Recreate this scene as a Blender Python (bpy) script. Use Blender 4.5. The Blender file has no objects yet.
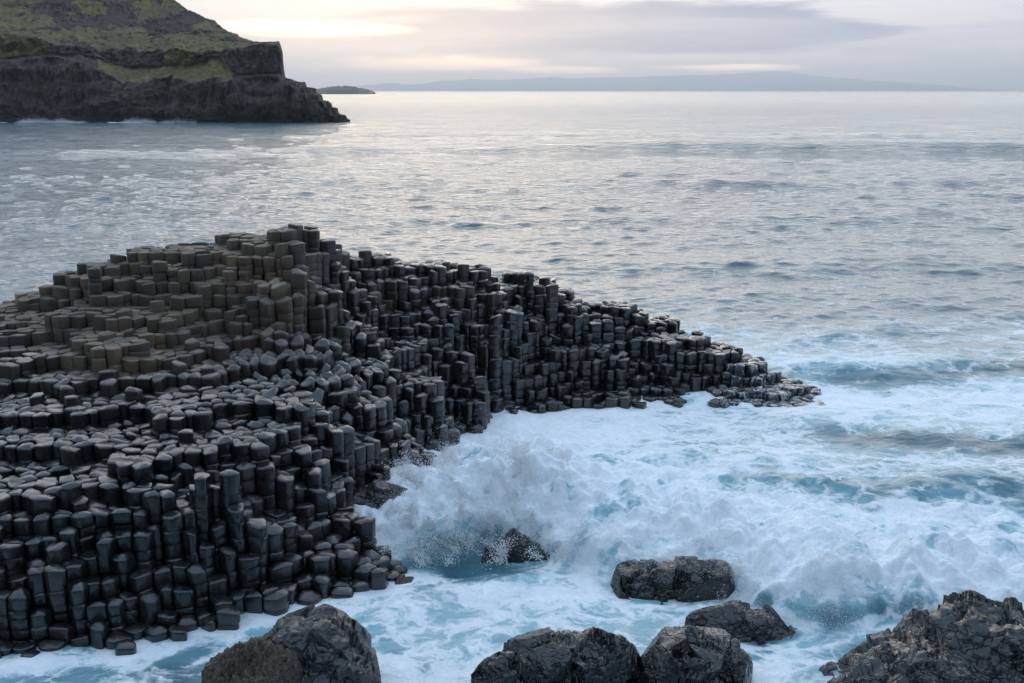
import bpy, bmesh, math, random
import numpy as np
from mathutils import Vector
from mathutils.bvhtree import BVHTree

R = math.radians
rng = np.random.default_rng(7)
random.seed(7)
scene = bpy.context.scene
col = scene.collection

# ------------------------------------------------------------------ camera
H = 9.5
F = 1100.0
PITCH = R(12.85)
cam_d = bpy.data.cameras.new('camera')
cam_d.sensor_width = 36.0
cam_d.lens = F * 36.0 / 1024.0
cam_d.clip_start = 0.2
cam_d.clip_end = 60000
cam = bpy.data.objects.new('camera', cam_d)
cam.location = (0, 0, H)
cam.rotation_euler = (R(90) - PITCH, 0, 0)
col.objects.link(cam)
scene.camera = cam

# ------------------------------------------------------------------ light
SUN_EL, SUN_AZ = R(14.0), R(-4.0)          # azimuth from +Y towards +X
SUN_E = 0.85
sun_d = bpy.data.lights.new('sun', 'SUN')
sun_d.energy = SUN_E
sun_d.angle = R(84)
sun_d.color = (1.0, 0.83, 0.62)
sun = bpy.data.objects.new('sun', sun_d)
to_sun = Vector((math.sin(SUN_AZ) * math.cos(SUN_EL), math.cos(SUN_AZ) * math.cos(SUN_EL), math.sin(SUN_EL)))
sun.rotation_euler = to_sun.to_track_quat('Z', 'Y').to_euler()
col.objects.link(sun)

scene.view_settings.view_transform = 'Standard'
scene.view_settings.look = 'None'
scene.view_settings.exposure = 0.40
scene.view_settings.gamma = 1.0
scene.view_settings.use_curve_mapping = False
scene.render.engine = 'CYCLES'
scene.cycles.use_denoising = True
scene.cycles.max_bounces = 7
scene.cycles.diffuse_bounces = 6
scene.cycles.glossy_bounces = 2
scene.cycles.volume_bounces = 0
scene.cycles.caustics_reflective = False
scene.cycles.caustics_refractive = False


class NT:
    """compact node building"""
    def __init__(self, nt):
        self.nt = nt
    def n(self, typ, ins=None, **kw):
        nd = self.nt.nodes.new(typ)
        for k, v in kw.items():
            setattr(nd, k, v)
        for k, v in (ins or {}).items():
            s = nd.inputs[k]
            if isinstance(v, bpy.types.NodeSocket):
                self.nt.links.new(v, s)
            else:
                s.default_value = v
        return nd
    def m(self, op, a, b=0.0, c=0.0, clamp=False):
        nd = self.n('ShaderNodeMath', {0: a, 1: b, 2: c}, operation=op)
        nd.use_clamp = clamp
        return nd.outputs[0]
    def ss(self, x, lo, hi):
        nd = self.n('ShaderNodeMapRange', {0: x, 1: lo, 2: hi, 3: 0.0, 4: 1.0}, interpolation_type='SMOOTHSTEP')
        return nd.outputs[0]
    def mixc(self, f, a, b, blend='MIX'):
        nd = self.n('ShaderNodeMix', data_type='RGBA', blend_type=blend)
        for i, v in ((0, f), (6, a), (7, b)):
            s = nd.inputs[i]
            if isinstance(v, bpy.types.NodeSocket):
                self.nt.links.new(v, s)
            else:
                s.default_value = v if i == 0 else (v[0], v[1], v[2], 1.0)
        return nd.outputs[2]
    def noise(self, vec, scale, detail=4, rough=0.55, dist=0.0):
        return self.n('ShaderNodeTexNoise', {'Vector': vec, 'Scale': scale, 'Detail': detail, 'Roughness': rough, 'Distortion': dist}).outputs[0]
    def attr(self, name):
        return self.n('ShaderNodeAttribute', attribute_name=name).outputs['Fac']
    def scalev(self, vec, s):
        return self.n('ShaderNodeMapping', {'Vector': vec, 'Scale': s}).outputs[0]
    def ramp(self, x, stops):
        nd = self.n('ShaderNodeValToRGB', {0: x})
        r = nd.color_ramp
        while len(r.elements) < len(stops):
            r.elements.new(0.5)
        for e, (p, c) in zip(r.elements, stops):
            e.position = p
            e.color = (c[0], c[1], c[2], 1)
        return nd.outputs[0]


# ------------------------------------------------------------------ world
world = bpy.data.worlds.new('World')
scene.world = world
world.use_nodes = True
nt = world.node_tree
nt.nodes.clear()
W = NT(nt)
sky = W.n('ShaderNodeTexSky', sky_type='NISHITA')
sky.sun_disc = False
sky.sun_elevation = SUN_EL
sky.sun_rotation = SUN_AZ
sky.air_density = 1.0
sky.dust_density = 2.0
tc = W.n('ShaderNodeTexCoord').outputs['Generated']
sep = W.n('ShaderNodeSeparateXYZ', {0: tc})
dx, dy, dz = sep.outputs
az = W.m('ARCTAN2', dx, dy)
el = W.m('MAXIMUM', dz, 0.0)
els = W.m('POWER', el, 0.5)                                  # widens the low band of the ramp
base = W.ramp(els, [(0.0, (.66, .60, .60)), (.10, (.70, .63, .62)), (.17, (.68, .63, .64)), (.24, (.65, .64, .68)),
                    (.34, (.62, .71, .85)), (.55, (.53, .71, .94)), (1.0, (.51, .75, 1.05))])
cv = W.n('ShaderNodeCombineXYZ', {0: W.m('MULTIPLY', az, 7.0), 1: W.m('MULTIPLY', el, 60.0), 2: 0.0}).outputs[0]
cn = W.noise(cv, 1.0, 7, 0.58, 0.5)
cv2 = W.n('ShaderNodeCombineXYZ', {0: W.m('MULTIPLY', az, 2.6), 1: W.m('MULTIPLY', el, 34.0), 2: 4.0}).outputs[0]
cn2 = W.noise(cv2, 1.0, 5, 0.55, 0.3)


def blob(a0, e0, sa, se):
    a = W.m('MULTIPLY', W.m('SUBTRACT', az, a0), 1.0 / sa)
    e = W.m('MULTIPLY', W.m('SUBTRACT', el, e0), 1.0 / se)
    q = W.m('ADD', W.m('MULTIPLY', a, a), W.m('MULTIPLY', e, e))
    return W.m('EXPONENT', W.m('MULTIPLY', q, -1.0))


# grey banks of cloud low over the sea, and the bright breaks under and beside them
b1 = W.m('ADD', blob(0.10, 0.052, 0.26, 0.026), W.m('MULTIPLY', W.m('SUBTRACT', cn, .5), 1.1))
bank = W.ss(b1, 0.32, 0.62)
c1 = W.mixc(W.m('MULTIPLY', W.ss(cn2, 0.46, 0.60), 0.6), base, (.42, .47, .60))
c2 = W.mixc(W.m('MULTIPLY', bank, 0.9), c1, (.09, .17, .36))
c2 = W.mixc(W.m('MULTIPLY', W.m('MULTIPLY', bank, W.ss(cn2, .45, .62)), 0.45), c2, (.52, .54, .64))
brk = W.m('MAXIMUM', W.m('MAXIMUM', blob(-0.17, 0.052, 0.09, 0.008), blob(0.045, 0.0175, 0.07, 0.0045)),
          W.m('MAXIMUM', blob(0.19, 0.0195, 0.09, 0.0045), blob(-0.08, 0.022, 0.13, 0.010)))
brk = W.ss(W.m('ADD', brk, W.m('MULTIPLY', W.m('SUBTRACT', cn, .5), 1.4)), 0.35, 0.95)
c3 = W.mixc(W.m('MULTIPLY', brk, 0.9), c2, (3.2, 2.3, 1.35))
warm = W.m('MAXIMUM', W.m('MULTIPLY', blob(-0.13, .022, .16, .05), .6), W.m('MULTIPLY', blob(.08, .012, .20, .010), .55))
c3 = W.mixc(warm, c3, (1.02, .84, .68))
glow = W.m('MULTIPLY', blob(-0.03, 0.235, 0.23, 0.085), W.ss(cn2, .25, .6))       # thin bright cloud before the hidden sun
c3 = W.mixc(W.m('MULTIPLY', glow, 0.55), c3, (4.0, 3.2, 2.4))
# the sky away from the sun is duller low down
dull = W.m('MULTIPLY', W.m('SUBTRACT', 1.0, W.ss(dy, -.5, .35)), W.m('SUBTRACT', 1.0, W.ss(dz, .15, .75)))
c3 = W.mixc(W.m('MULTIPLY', dull, 0.35), c3, (.16, .20, .27))
skyc = W.n('ShaderNodeVectorMath', {0: sky.outputs[0], 3: 0.10}, operation='SCALE').outputs[0]
mixn = W.mixc(0.93, skyc, c3)
scl = W.n('ShaderNodeVectorMath', {0: mixn, 3: 10.0}, operation='SCALE').outputs[0]
bg = W.n('ShaderNodeBackground', {'Color': scl, 'Strength': 0.1})
out = W.n('ShaderNodeOutputWorld', {'Surface': bg.outputs[0]})

# ------------------------------------------------------------------ helpers
cp, sp = math.cos(PITCH), math.sin(PITCH)


def ray(px, py):
    u = (np.asarray(px, float) - 512.0) / F
    v = (341.5 - np.asarray(py, float)) / F
    return u, cp + v * sp, -sp + v * cp


def at_z(px, py, z=0.0):
    """ground point at height z seen at a pixel of the photograph (used to measure the place)"""
    x, y, d = ray(px, py)
    t = (z - H) / d
    return x * t, y * t


def at_y(px, py, Y):
    x, y, d = ray(px, py)
    t = Y / y
    return x * t, H + d * t


def sstep(x, lo, hi):
    t = np.clip((x - lo) / (hi - lo), 0, 1)
    return t * t * (3 - 2 * t)


_perm = np.random.default_rng(3).permutation(256)
_perm = np.concatenate([_perm, _perm, _perm])
_grad = np.random.default_rng(4).normal(size=(256, 3))
_grad /= np.linalg.norm(_grad, axis=1)[:, None]


def pn(x, y, z):
    """gradient noise, about -0.7..0.7"""
    xi, yi, zi = np.floor(x).astype(np.int64), np.floor(y).astype(np.int64), np.floor(z).astype(np.int64)
    fx, fy, fz = x - xi, y - yi, z - zi
    u, v, w = (f * f * f * (f * (f * 6 - 15) + 10) for f in (fx, fy, fz))
    res = 0
    for a in (0, 1):
        wa = u if a else 1 - u
        for b in (0, 1):
            wb = v if b else 1 - v
            for c in (0, 1):
                wc = w if c else 1 - w
                h = _perm[_perm[_perm[(xi + a) & 255] + ((yi + b) & 255)] + ((zi + c) & 255)]
                g = _grad[h]
                res = res + wa * wb * wc * (g[..., 0] * (fx - a) + g[..., 1] * (fy - b) + g[..., 2] * (fz - c))
    return res * 1.5


def fbm(x, y, z, octv=4, gain=0.5, lac=2.03, mode=0):
    s, a = 0, 1.0
    for o in range(octv):
        n = pn(x + o * 17.3, y - o * 9.1, z + o * 5.7)
        if mode == 1:
            n = 1 - 2 * np.abs(n)       # ridges
        elif mode == 2:
            n = 2 * np.abs(n) - .5      # billows
        s = s + a * n
        a *= gain
        x, y, z = x * lac, y * lac, z * lac
    return s


def mesh_from(name, verts, loops, sizes, mat, attrs=None, smooth=True):
    """verts (n,3); loops flat vertex indices; sizes per face"""
    me = bpy.data.meshes.new(name)
    verts = np.ascontiguousarray(verts, dtype=np.float32)
    loops = np.ascontiguousarray(loops, dtype=np.int32)
    sizes = np.ascontiguousarray(sizes, dtype=np.int32)
    me.vertices.add(len(verts))
    me.vertices.foreach_set('co', verts.ravel())
    me.loops.add(len(loops))
    me.loops.foreach_set('vertex_index', loops)
    me.polygons.add(len(sizes))
    st = np.concatenate([[0], np.cumsum(sizes)[:-1]]).astype(np.int32)
    me.polygons.foreach_set('loop_start', st)
    me.polygons.foreach_set('loop_total', sizes)
    me.polygons.foreach_set('use_smooth', np.full(len(sizes), smooth))
    me.update(calc_edges=True)
    for k, a in (attrs or {}).items():
        at = me.attributes.new(k, 'FLOAT', 'POINT')
        at.data.foreach_set('value', np.ascontiguousarray(a, dtype=np.float32))
    me.materials.append(mat)
    me.validate()
    return me


def obj(name, me, loc=(0, 0, 0), parent=None):
    o = bpy.data.objects.new(name, me)
    o.location = loc
    col.objects.link(o)
    if parent:
        o.parent = parent
    return o


def tag(o, label=None, cat=None, group=None, kind=None):
    if label: o['label'] = label
    if cat: o['category'] = cat
    if group: o['group'] = group
    if kind: o['kind'] = kind
    return o


def grid_faces(nr, nc):
    i = np.arange(nr - 1)[:, None] * nc + np.arange(nc - 1)[None, :]
    return np.stack([i, i + 1, i + nc + 1, i + nc], -1).reshape(-1, 4)


def new_mat(name):
    m = bpy.data.materials.new(name)
    m.use_nodes = True
    m.node_tree.nodes.clear()
    return m, NT(m.node_tree)


# ------------------------------------------------------------------ materials
def make_water():
    m, N = new_mat('sea_water')
    pos = N.n('ShaderNodeNewGeometry').outputs['Position']
    foam_d, aer = N.attr('foam'), N.attr('aer')
    # lace of foam
    warp = N.n('ShaderNodeTexNoise', {'Vector': pos, 'Scale': 0.9, 'Detail': 4.0, 'Roughness': 0.6}).outputs['Color']
    wv = N.n('ShaderNodeVectorMath', {0: warp, 1: (.5, .5, .5)}, operation='SUBTRACT').outputs[0]
    wv = N.n('ShaderNodeVectorMath', {0: wv, 3: 1.5}, operation='SCALE').outputs[0]
    wp = N.n('ShaderNodeVectorMath', {0: pos, 1: wv}, operation='ADD').outputs[0]
    flat = N.scalev(wp, (.75, 1.0, .3))
    v1 = N.n('ShaderNodeTexVoronoi', {'Vector': flat, 'Scale': 1.3}, feature='DISTANCE_TO_EDGE').outputs['Distance']
    v2 = N.n('ShaderNodeTexVoronoi', {'Vector': flat, 'Scale': 3.7}, feature='DISTANCE_TO_EDGE').outputs['Distance']
    veins = N.m('ADD', N.m('MULTIPLY', N.m('SUBTRACT', 1.0, N.ss(v1, 0.0, 0.22)), 0.6),
                N.m('MULTIPLY', N.m('SUBTRACT', 1.0, N.ss(v2, 0.0, 0.25)), 0.4))
    nz = N.noise(flat, 0.8, 7, 0.62)
    nf = N.noise(wp, 9.0, 4, 0.6)
    val = N.m('ADD', N.m('MULTIPLY', foam_d, 1.55), N.m('MULTIPLY', N.m('SUBTRACT', nz, .5), 1.9))
    val = N.m('ADD', val, N.m('MULTIPLY', N.m('SUBTRACT', veins, .35), .55))
    val = N.m('ADD', val, N.m('MULTIPLY', N.m('SUBTRACT', nf, .5), .35))
    fm = N.ss(val, 0.50, 0.95)
    fm = N.m('MULTIPLY', fm, N.m('MULTIPLY', N.ss(foam_d, 0.0, 0.06), N.m('ADD', .80, N.m('MULTIPLY', N.ss(val, .8, 1.5), .20))))
    yy = N.n('ShaderNodeSeparateXYZ', {0: pos}).outputs[1]
    # ripples
    r1 = N.noise(N.scalev(pos, (.6, 1.0, .5)), 2.6, 5, 0.6, 0.3)
    r2 = N.noise(N.scalev(pos, (.45, 1.0, .5)), 0.42, 4, 0.55, 0.4)
    r3 = N.noise(N.scalev(pos, (.35, 1.0, .5)), 0.085, 4, 0.6, 0.3)
    far = N.ss(yy, 90.0, 260.0)
    mid = N.ss(yy, 35.0, 110.0)
    r4 = N.noise(N.scalev(pos, (.55, 1.0, .5)), 1.15, 4, 0.62, 0.6)
    r2 = N.m('ADD', N.m('MULTIPLY', r2, N.m('ADD', 1.0, N.m('MULTIPLY', far, 1.6))), N.m('MULTIPLY', N.m('MULTIPLY', r4, mid), 2.0))
    hgt = N.m('ADD', N.m('ADD', N.m('MULTIPLY', r1, 0.20), N.m('MULTIPLY', r2, 0.60)), N.m('MULTIPLY', N.m('MULTIPLY', r3, far), 5.0))
    bump = N.n('ShaderNodeBump', {'Strength': 1.0, 'Distance': 0.26, 'Height': hgt}).outputs[0]
    wrough = N.m('ADD', .05, N.m('MULTIPLY', N.ss(yy, 80.0, 1500.0), .12))
    wc = N.mixc(aer, (.018, .080, .110), (.26, .48, .54))
    water = N.n('ShaderNodeBsdfPrincipled', {'Base Color': wc, 'Roughness': wrough, 'IOR': 1.333, 'Normal': bump})
    fh = N.m('ADD', N.m('MULTIPLY', N.noise(wp, 5.0, 6, 0.6), 0.055), N.m('MULTIPLY', fm, 0.04))
    fb = N.n('ShaderNodeBump', {'Strength': 0.9, 'Distance': 1.0, 'Height': fh}).outputs[0]
    fc = N.mixc(N.ss(nf, .3, .7), (.82, .85, .87), (.92, .93, .94))
    foam = N.n('ShaderNodeBsdfPrincipled', {'Base Color': fc, 'Roughness': 0.75, 'Normal': fb, 'Specular IOR Level': 0.2})
    mx = N.n('ShaderNodeMixShader', {0: fm, 1: water.outputs[0], 2: foam.outputs[0]})
    N.n('ShaderNodeOutputMaterial', {'Surface': mx.outputs[0]})
    return m


def make_spray():
    m, N = new_mat('white_spray')
    d = N.n('ShaderNodeBsdfDiffuse', {'Color': (.95, .96, .97, 1)})
    t = N.n('ShaderNodeBsdfTranslucent', {'Color': (.95, .96, .97, 1)})
    mx = N.n('ShaderNodeMixShader', {0: .45, 1: d.outputs[0], 2: t.outputs[0]})
    N.n('ShaderNodeOutputMaterial', {'Surface': mx.outputs[0]})
    return m


def make_basalt():
    m, N = new_mat('basalt')
    pos = N.n('ShaderNodeNewGeometry').outputs['Position']
    tone, wet, foamy = N.attr('tone'), N.attr('wet'), N.attr('foamy')
    n1 = N.noise(pos, 2.2, 6, 0.6)
    n2 = N.noise(pos, 14.0, 5, 0.65)
    n3 = N.noise(pos, 60.0, 3, 0.6)
    dry = N.ramp(tone, [(0.0, (.048, .038, .030)), (.45, (.110, .080, .054)), (.8, (.20, .140, .084)), (1.0, (.29, .20, .105))])
    dry = N.mixc(N.m('MULTIPLY', N.ss(n1, .45, .7), .5), dry, (.075, .072, .072))
    dry = N.mixc(N.m('MULTIPLY', N.ss(n2, .60, .78), .55), dry, (.24, .23, .20))       # lichen
    wetc = N.mixc(tone, (.006, .007, .009), (.020, .020, .021))
    wetc = N.mixc(N.m('MULTIPLY', N.ss(n1, .5, .75), .5), wetc, (.034, .030, .026))
    base = N.mixc(wet, dry, wetc)
    base = N.mixc(N.m('MULTIPLY', N.ss(n2, .35, .55), .25), base, (.03, .028, .028), 'MULTIPLY')
    # white water running off
    stre = N.noise(N.scalev(pos, (6, 6, 2.6)), 1.0, 6, 0.65, 1.2)
    fo = N.ss(N.m('ADD', N.m('MULTIPLY', foamy, .30), N.m('SUBTRACT', stre, .58)), 0.10, 0.30)
    base = N.mixc(N.m('MULTIPLY', fo, .85), base, (.74, .79, .84))
    hgt = N.m('ADD', N.m('ADD', N.m('MULTIPLY', n1, .035), N.m('MULTIPLY', n2, .013)), N.m('MULTIPLY', n3, .003))
    bump = N.n('ShaderNodeBump', {'Strength': 0.6, 'Distance': 1.0, 'Height': hgt}).outputs[0]
    rw = N.m('ADD', N.m('MULTIPLY', N.ss(n1, .35, .65), .26), .09)
    rough = N.m('ADD', N.m('MULTIPLY', wet, rw), N.m('MULTIPLY', N.m('SUBTRACT', 1.0, wet), .72))
    p = N.n('ShaderNodeBsdfPrincipled', {'Base Color': base, 'Roughness': rough, 'Normal': bump, 'Specular IOR Level': .55, 'Coat Weight': N.m('MULTIPLY', wet, .55), 'Coat Roughness': .14, 'Coat Normal': bump})
    N.n('ShaderNodeOutputMaterial', {'Surface': p.outputs[0]})
    return m


def make_boulder(name, dark, light, gloss, crack=3.0):
    m, N = new_mat(name)
    pos = N.n('ShaderNodeNewGeometry').outputs['Position']
    n1 = N.noise(pos, 1.8, 6, 0.6)
    n2 = N.noise(pos, 9.0, 6, 0.65)
    n3 = N.noise(pos, 38.0, 4, 0.6)
    warp = N.n('ShaderNodeVectorMath', {0: pos, 1: N.n('ShaderNodeTexNoise', {'Vector': pos, 'Scale': 2.0, 'Detail': 3.0}).outputs['Color']}, operation='ADD').outputs[0]
    vo = N.n('ShaderNodeTexVoronoi', {'Vector': N.scalev(warp, (1, 1, 1.7)), 'Scale': crack}, feature='DISTANCE_TO_EDGE').outputs['Distance']
    c = N.mixc(N.ss(n1, .4, .7), dark, light)
    c = N.mixc(N.m('MULTIPLY', N.ss(n2, .58, .75), .5), c, tuple(min(1, 1.3 * a + .004) for a in light))
    hgt = N.m('ADD', N.m('ADD', N.m('MULTIPLY', n2, .011), N.m('MULTIPLY', n3, .002)), N.m('MULTIPLY', N.ss(vo, 0, .08), .018))
    bump = N.n('ShaderNodeBump', {'Strength': 1.0, 'Distance': 1.0, 'Height': hgt}).outputs[0]
    rough = N.m('SUBTRACT', 1.0 - gloss + .20, N.m('MULTIPLY', n1, .30))
    p = N.n('ShaderNodeBsdfPrincipled', {'Base Color': c, 'Roughness': rough, 'Normal': bump, 'Coat Weight': gloss * .5, 'Coat Roughness': .10, 'Coat Normal': bump})
    N.n('ShaderNodeOutputMaterial', {'Surface': p.outputs[0]})
    return m


def make_headland():
    m, N = new_mat('headland_rock_and_grass')
    pos = N.n('ShaderNodeNewGeometry').outputs['Position']
    g = N.attr('grass')
    n1 = N.noise(pos, .09, 6, 0.6)
    n2 = N.noise(pos, .5, 5, 0.65)
    n3 = N.noise(pos, 1.6, 4, 0.65)
    colm = N.noise(N.scalev(pos, (1.1, 1.1, .13)), 1.0, 5, 0.65, .5)
    zz = N.n('ShaderNodeSeparateXYZ', {0: pos}).outputs[2]
    band = N.noise(N.scalev(pos, (.03, .03, .35)), 1.0, 4, 0.6, .5)
    rock = N.mixc(N.ss(n2, .35, .65), (.044, .038, .035), (.095, .080, .070))
    rock = N.mixc(N.m('MULTIPLY', N.ss(colm, .50, .60), .85), rock, (.014, .013, .014))
    rock = N.mixc(N.m('MULTIPLY', N.ss(band, .52, .62), .6), rock, (.085, .062, .052))
    rock = N.mixc(N.m('MULTIPLY', N.ss(n3, .60, .72), .45), rock, (.17, .155, .14))
    rock = N.mixc(N.m('SUBTRACT', 1.0, N.ss(N.m('ADD', zz, N.m('MULTIPLY', n2, 3.0)), 2.0, 5.5)), rock, (.022, .020, .020))
    grass = N.mixc(N.ss(n2, .32, .68), (.078, .080, .030), (.175, .158, .062))
    grass = N.mixc(N.ss(n1, .42, .62), grass, (.115, .092, .055))
    grass = N.mixc(N.m('MULTIPLY', N.ss(n3, .56, .70), .55), grass, (.035, .040, .018))
    f = N.ss(N.m('ADD', g, N.m('MULTIPLY', N.m('ADD', N.m('SUBTRACT', n2, .5), N.m('MULTIPLY', N.m('SUBTRACT', n3, .5), .8)), 1.2)), .38, .55)
    c = N.mixc(f, rock, grass)
    hgt = N.m('ADD', N.m('MULTIPLY', n3, .6), N.m('MULTIPLY', N.m('MULTIPLY', colm, N.m('SUBTRACT', 1.0, f)), 1.5))
    bump = N.n('ShaderNodeBump', {'Strength': .8, 'Distance': 1.0, 'Height': hgt}).outputs[0]
    p = N.n('ShaderNodeBsdfPrincipled', {'Base Color': c, 'Roughness': .85, 'Normal': bump, 'Specular IOR Level': .2})
    N.n('ShaderNodeOutputMaterial', {'Surface': p.outputs[0]})
    return m


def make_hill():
    m, N = new_mat('haze_pale_moor')
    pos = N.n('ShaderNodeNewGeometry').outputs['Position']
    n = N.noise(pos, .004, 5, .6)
    c = N.mixc(n, (.24, .25, .24), (.32, .31, .29))  # moor colour lifted pale, standing in for part of the haze
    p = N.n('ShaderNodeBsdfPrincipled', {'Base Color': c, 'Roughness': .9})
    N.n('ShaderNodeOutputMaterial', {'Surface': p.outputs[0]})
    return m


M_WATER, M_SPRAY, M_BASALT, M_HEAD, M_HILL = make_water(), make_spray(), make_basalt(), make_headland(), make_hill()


def shepard(x, y, ctrl, p=4.0, eps=.05, chunk=4000):
    """inverse-distance interpolation of (x, y, value) rows"""
    out = np.empty(len(x))
    for i in range(0, len(x), chunk):
        d2 = (x[i:i + chunk, None] - ctrl[None, :, 0]) ** 2 + (y[i:i + chunk, None] - ctrl[None, :, 1]) ** 2
        w = (d2 + eps) ** (-p / 2)
        out[i:i + chunk] = (w * ctrl[None, :, 2]).sum(1) / w.sum(1)
    return out


# ------------------------------------------------------------------ sea
FOAM_PTS = [
    (450, 500, 1), (550, 480, 1), (520, 440, .95), (600, 430, .8), (650, 500, .85), (700, 545, 1), (800, 570, 1), (900, 590, 1), (1000, 590, 1),
    (760, 470, .62), (400, 545, .9), (700, 430, .62), (800, 440, .6), (900, 410, .68), (1000, 400, .65), (850, 490, .55), (950, 500, .48),
    (1010, 480, .5), (800, 520, .85), (740, 450, .6), (880, 460, .5), (950, 450, .55), (900, 530, .66), (1000, 535, .7), (600, 470, .78),
    (900, 380, .62), (1000, 350, .36), (900, 340, .34), (830, 350, .45), (800, 310, .26), (950, 300, .2), (700, 280, .2), (600, 250, .15), (860, 380, .6), (820, 395, .8),
    (450, 566, .22), (420, 560, .25), (480, 566, .3), (410, 580, .42), (500, 600, .62), (560, 595, .66), (450, 640, .55), (400, 612, .6), (560, 625, .55), (700, 605, .6), (800, 650, .58),
    (830, 645, .5), (780, 630, .35), (880, 630, .16), (850, 632, .22), (740, 670, .5), (420, 670, .48), (900, 645, .6), (650, 650, .5), (1100, 640, .5),
    (0, 672, .5), (60, 662, .42), (120, 655, .5), (200, 640, .4), (230, 632, .62), (170, 678, .28), (290, 610, .5), (350, 590, .6), (-150, 670, .45), (200, 720, .3), (700, 720, .4),
    (60, 240, .14), (0, 300, .2), (200, 220, .08), (-150, 280, .16), (300, 205, .1), (480, 240, .12), (520, 265, .16), (640, 290, .22), (100, 200, .04),
    (200, 160, .03), (600, 160, .03), (900, 160, .03), (900, 220, .08), (1000, 260, .12), (750, 220, .08), (500, 200, .06), (1200, 300, .2), (1200, 450, .5), (1200, 570, .9), (-100, 160, .03),
]


def fan(X, Y):
    return X / Y * 20.0, 20.0 * np.log(np.maximum(Y, 1.0))


_fp = np.array(FOAM_PTS, float)
_fx, _fy = fan(*at_z(_fp[:, 0], _fp[:, 1]))
FOAM_CTRL = np.stack([_fx, _fy, np.where((_fp[:, 1] > 555) & (_fp[:, 2] < .7), _fp[:, 2] - .10, _fp[:, 2] - .09 * (_fp[:, 2] < .8))], 1)

FRONT = [(372, 562, .0), (405, 558, .25), (428, 554, 1.05), (470, 548, 1.5), (515, 546, 1.45), (550, 556, 1.2), (590, 574, .9), (620, 580, .85), (690, 584, .85), (730, 594, 1.0), (752, 612, 1.1),
         (800, 628, 1.05), (860, 632, .95), (930, 630, .9), (1030, 622, .75), (1200, 612, .6), (1400, 600, .3)]
_f = np.array(FRONT, float)
_bx, _by = at_z(_f[:, 0], _f[:, 1])
FRONT_W = np.stack([_bx, _by, _f[:, 2]], 1)


def front_coords(x, y):
    """signed distance behind the breaker's front (positive seaward) and its local height"""
    best = np.full(x.shape, 1e9); hh = np.zeros(x.shape); ws = np.zeros(x.shape); sg = np.zeros(x.shape)
    for a, b in zip(FRONT_W[:-1], FRONT_W[1:]):
        ex, ey = b[0] - a[0], b[1] - a[1]
        L2 = ex * ex + ey * ey
        t = np.clip(((x - a[0]) * ex + (y - a[1]) * ey) / L2, 0, 1)
        qx, qy = x - (a[0] + t * ex), y - (a[1] + t * ey)
        d = np.hypot(qx, qy)
        s = np.sign(ex * qy - ey * qx)
        w = 1 / (d * d + .15) ** 2
        hh += w * (a[2] + t * (b[2] - a[2])); ws += w
        k = d < best
        best[k] = d[k]; sg[k] = s[k]
    return best * sg, hh / ws


def bore(x, y):
    wob = .35 * pn(x * .8, y * .8, np.full(x.shape, 3.3)) + .15 * pn(x * 2.6, y * 2.6, np.full(x.shape, 1.1))
    d, hh = front_coords(x, y)
    d = d + wob
    rise = .35 * sstep(d, -.05, .5) + .65 * sstep(d, .1, 1.9)
    dec = np.exp(-np.maximum(d - 1.7, 0) / 3.2)
    return hh * rise * dec, d, hh


wr = np.random.default_rng(11)
WAVES = []
for i in range(110):
    lam = 0.55 * (24 / .55) ** (i / 109.0)
    th = wr.normal(0, R(50 if lam < 5 else 28)) - R(90) + R(12)
    amp = 0.0050 * lam ** 0.9 * wr.uniform(.6, 1.3) * (1 if lam < 3 else (3 / lam) ** 1.1)
    WAVES.append((lam, th, amp, wr.uniform(0, 2 * math.pi)))

py_rows = np.concatenate([np.arange(900, 690, -5.0), np.arange(690, 380, -.75), np.arange(380, 150, -.42), np.arange(150, 95, -.25), np.arange(95, 90.9, -.25)])
_, Yr = at_z(np.full(len(py_rows), 512.0), py_rows)
Yr = np.concatenate([[3.0, 6.0, 8.5], Yr[Yr > 9.5]])
Yr = np.concatenate([Yr[Yr < 15500], [16500, 19000, 24000, 28000]])
core = np.linspace(-.56, .56, 1050)
wing = .56 + np.cumsum(np.linspace(.002, .06, 50))
kk = np.concatenate([-wing[::-1], core, wing])
nr, nc = len(Yr), len(kk)
GY = np.repeat(Yr[:, None], nc, 1)
GX = GY * kk[None, :]
dYr = np.gradient(Yr)
SP = np.maximum(np.repeat(dYr[:, None], nc, 1), GY * (core[1] - core[0]))
x0, y0 = GX.ravel(), GY.ravel()
spc = SP.ravel()
near = y0 < 400
X, Y = x0.copy(), y0.copy()
Z = np.zeros(len(x0))
foam = np.zeros(len(x0))
foam[near] = shepard(*fan(x0[near], y0[near]), FOAM_CTRL, p=3.2, eps=.1)
calm = 1 - .45 * sstep(foam, .3, .8)
for lam, th, amp, ph in WAVES:
    att = sstep(lam / spc, 2.2, 5.0) * (1 if lam < 6 else calm)
    att = att * (1 + .5 * sstep(y0, 45, 120) * (lam > 1.2))
    k = 2 * math.pi / lam
    arg = k * (math.cos(th) * x0 + math.sin(th) * y0) + ph
    grp = .65 + .5 * np.sin(arg * .13 + ph * 3) if lam < 5 else 1
    a = amp * att * grp
    Z += a * np.cos(arg)
    s = a * np.sin(arg) * .8
    X -= math.cos(th) * s
    Y -= math.sin(th) * s
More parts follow.
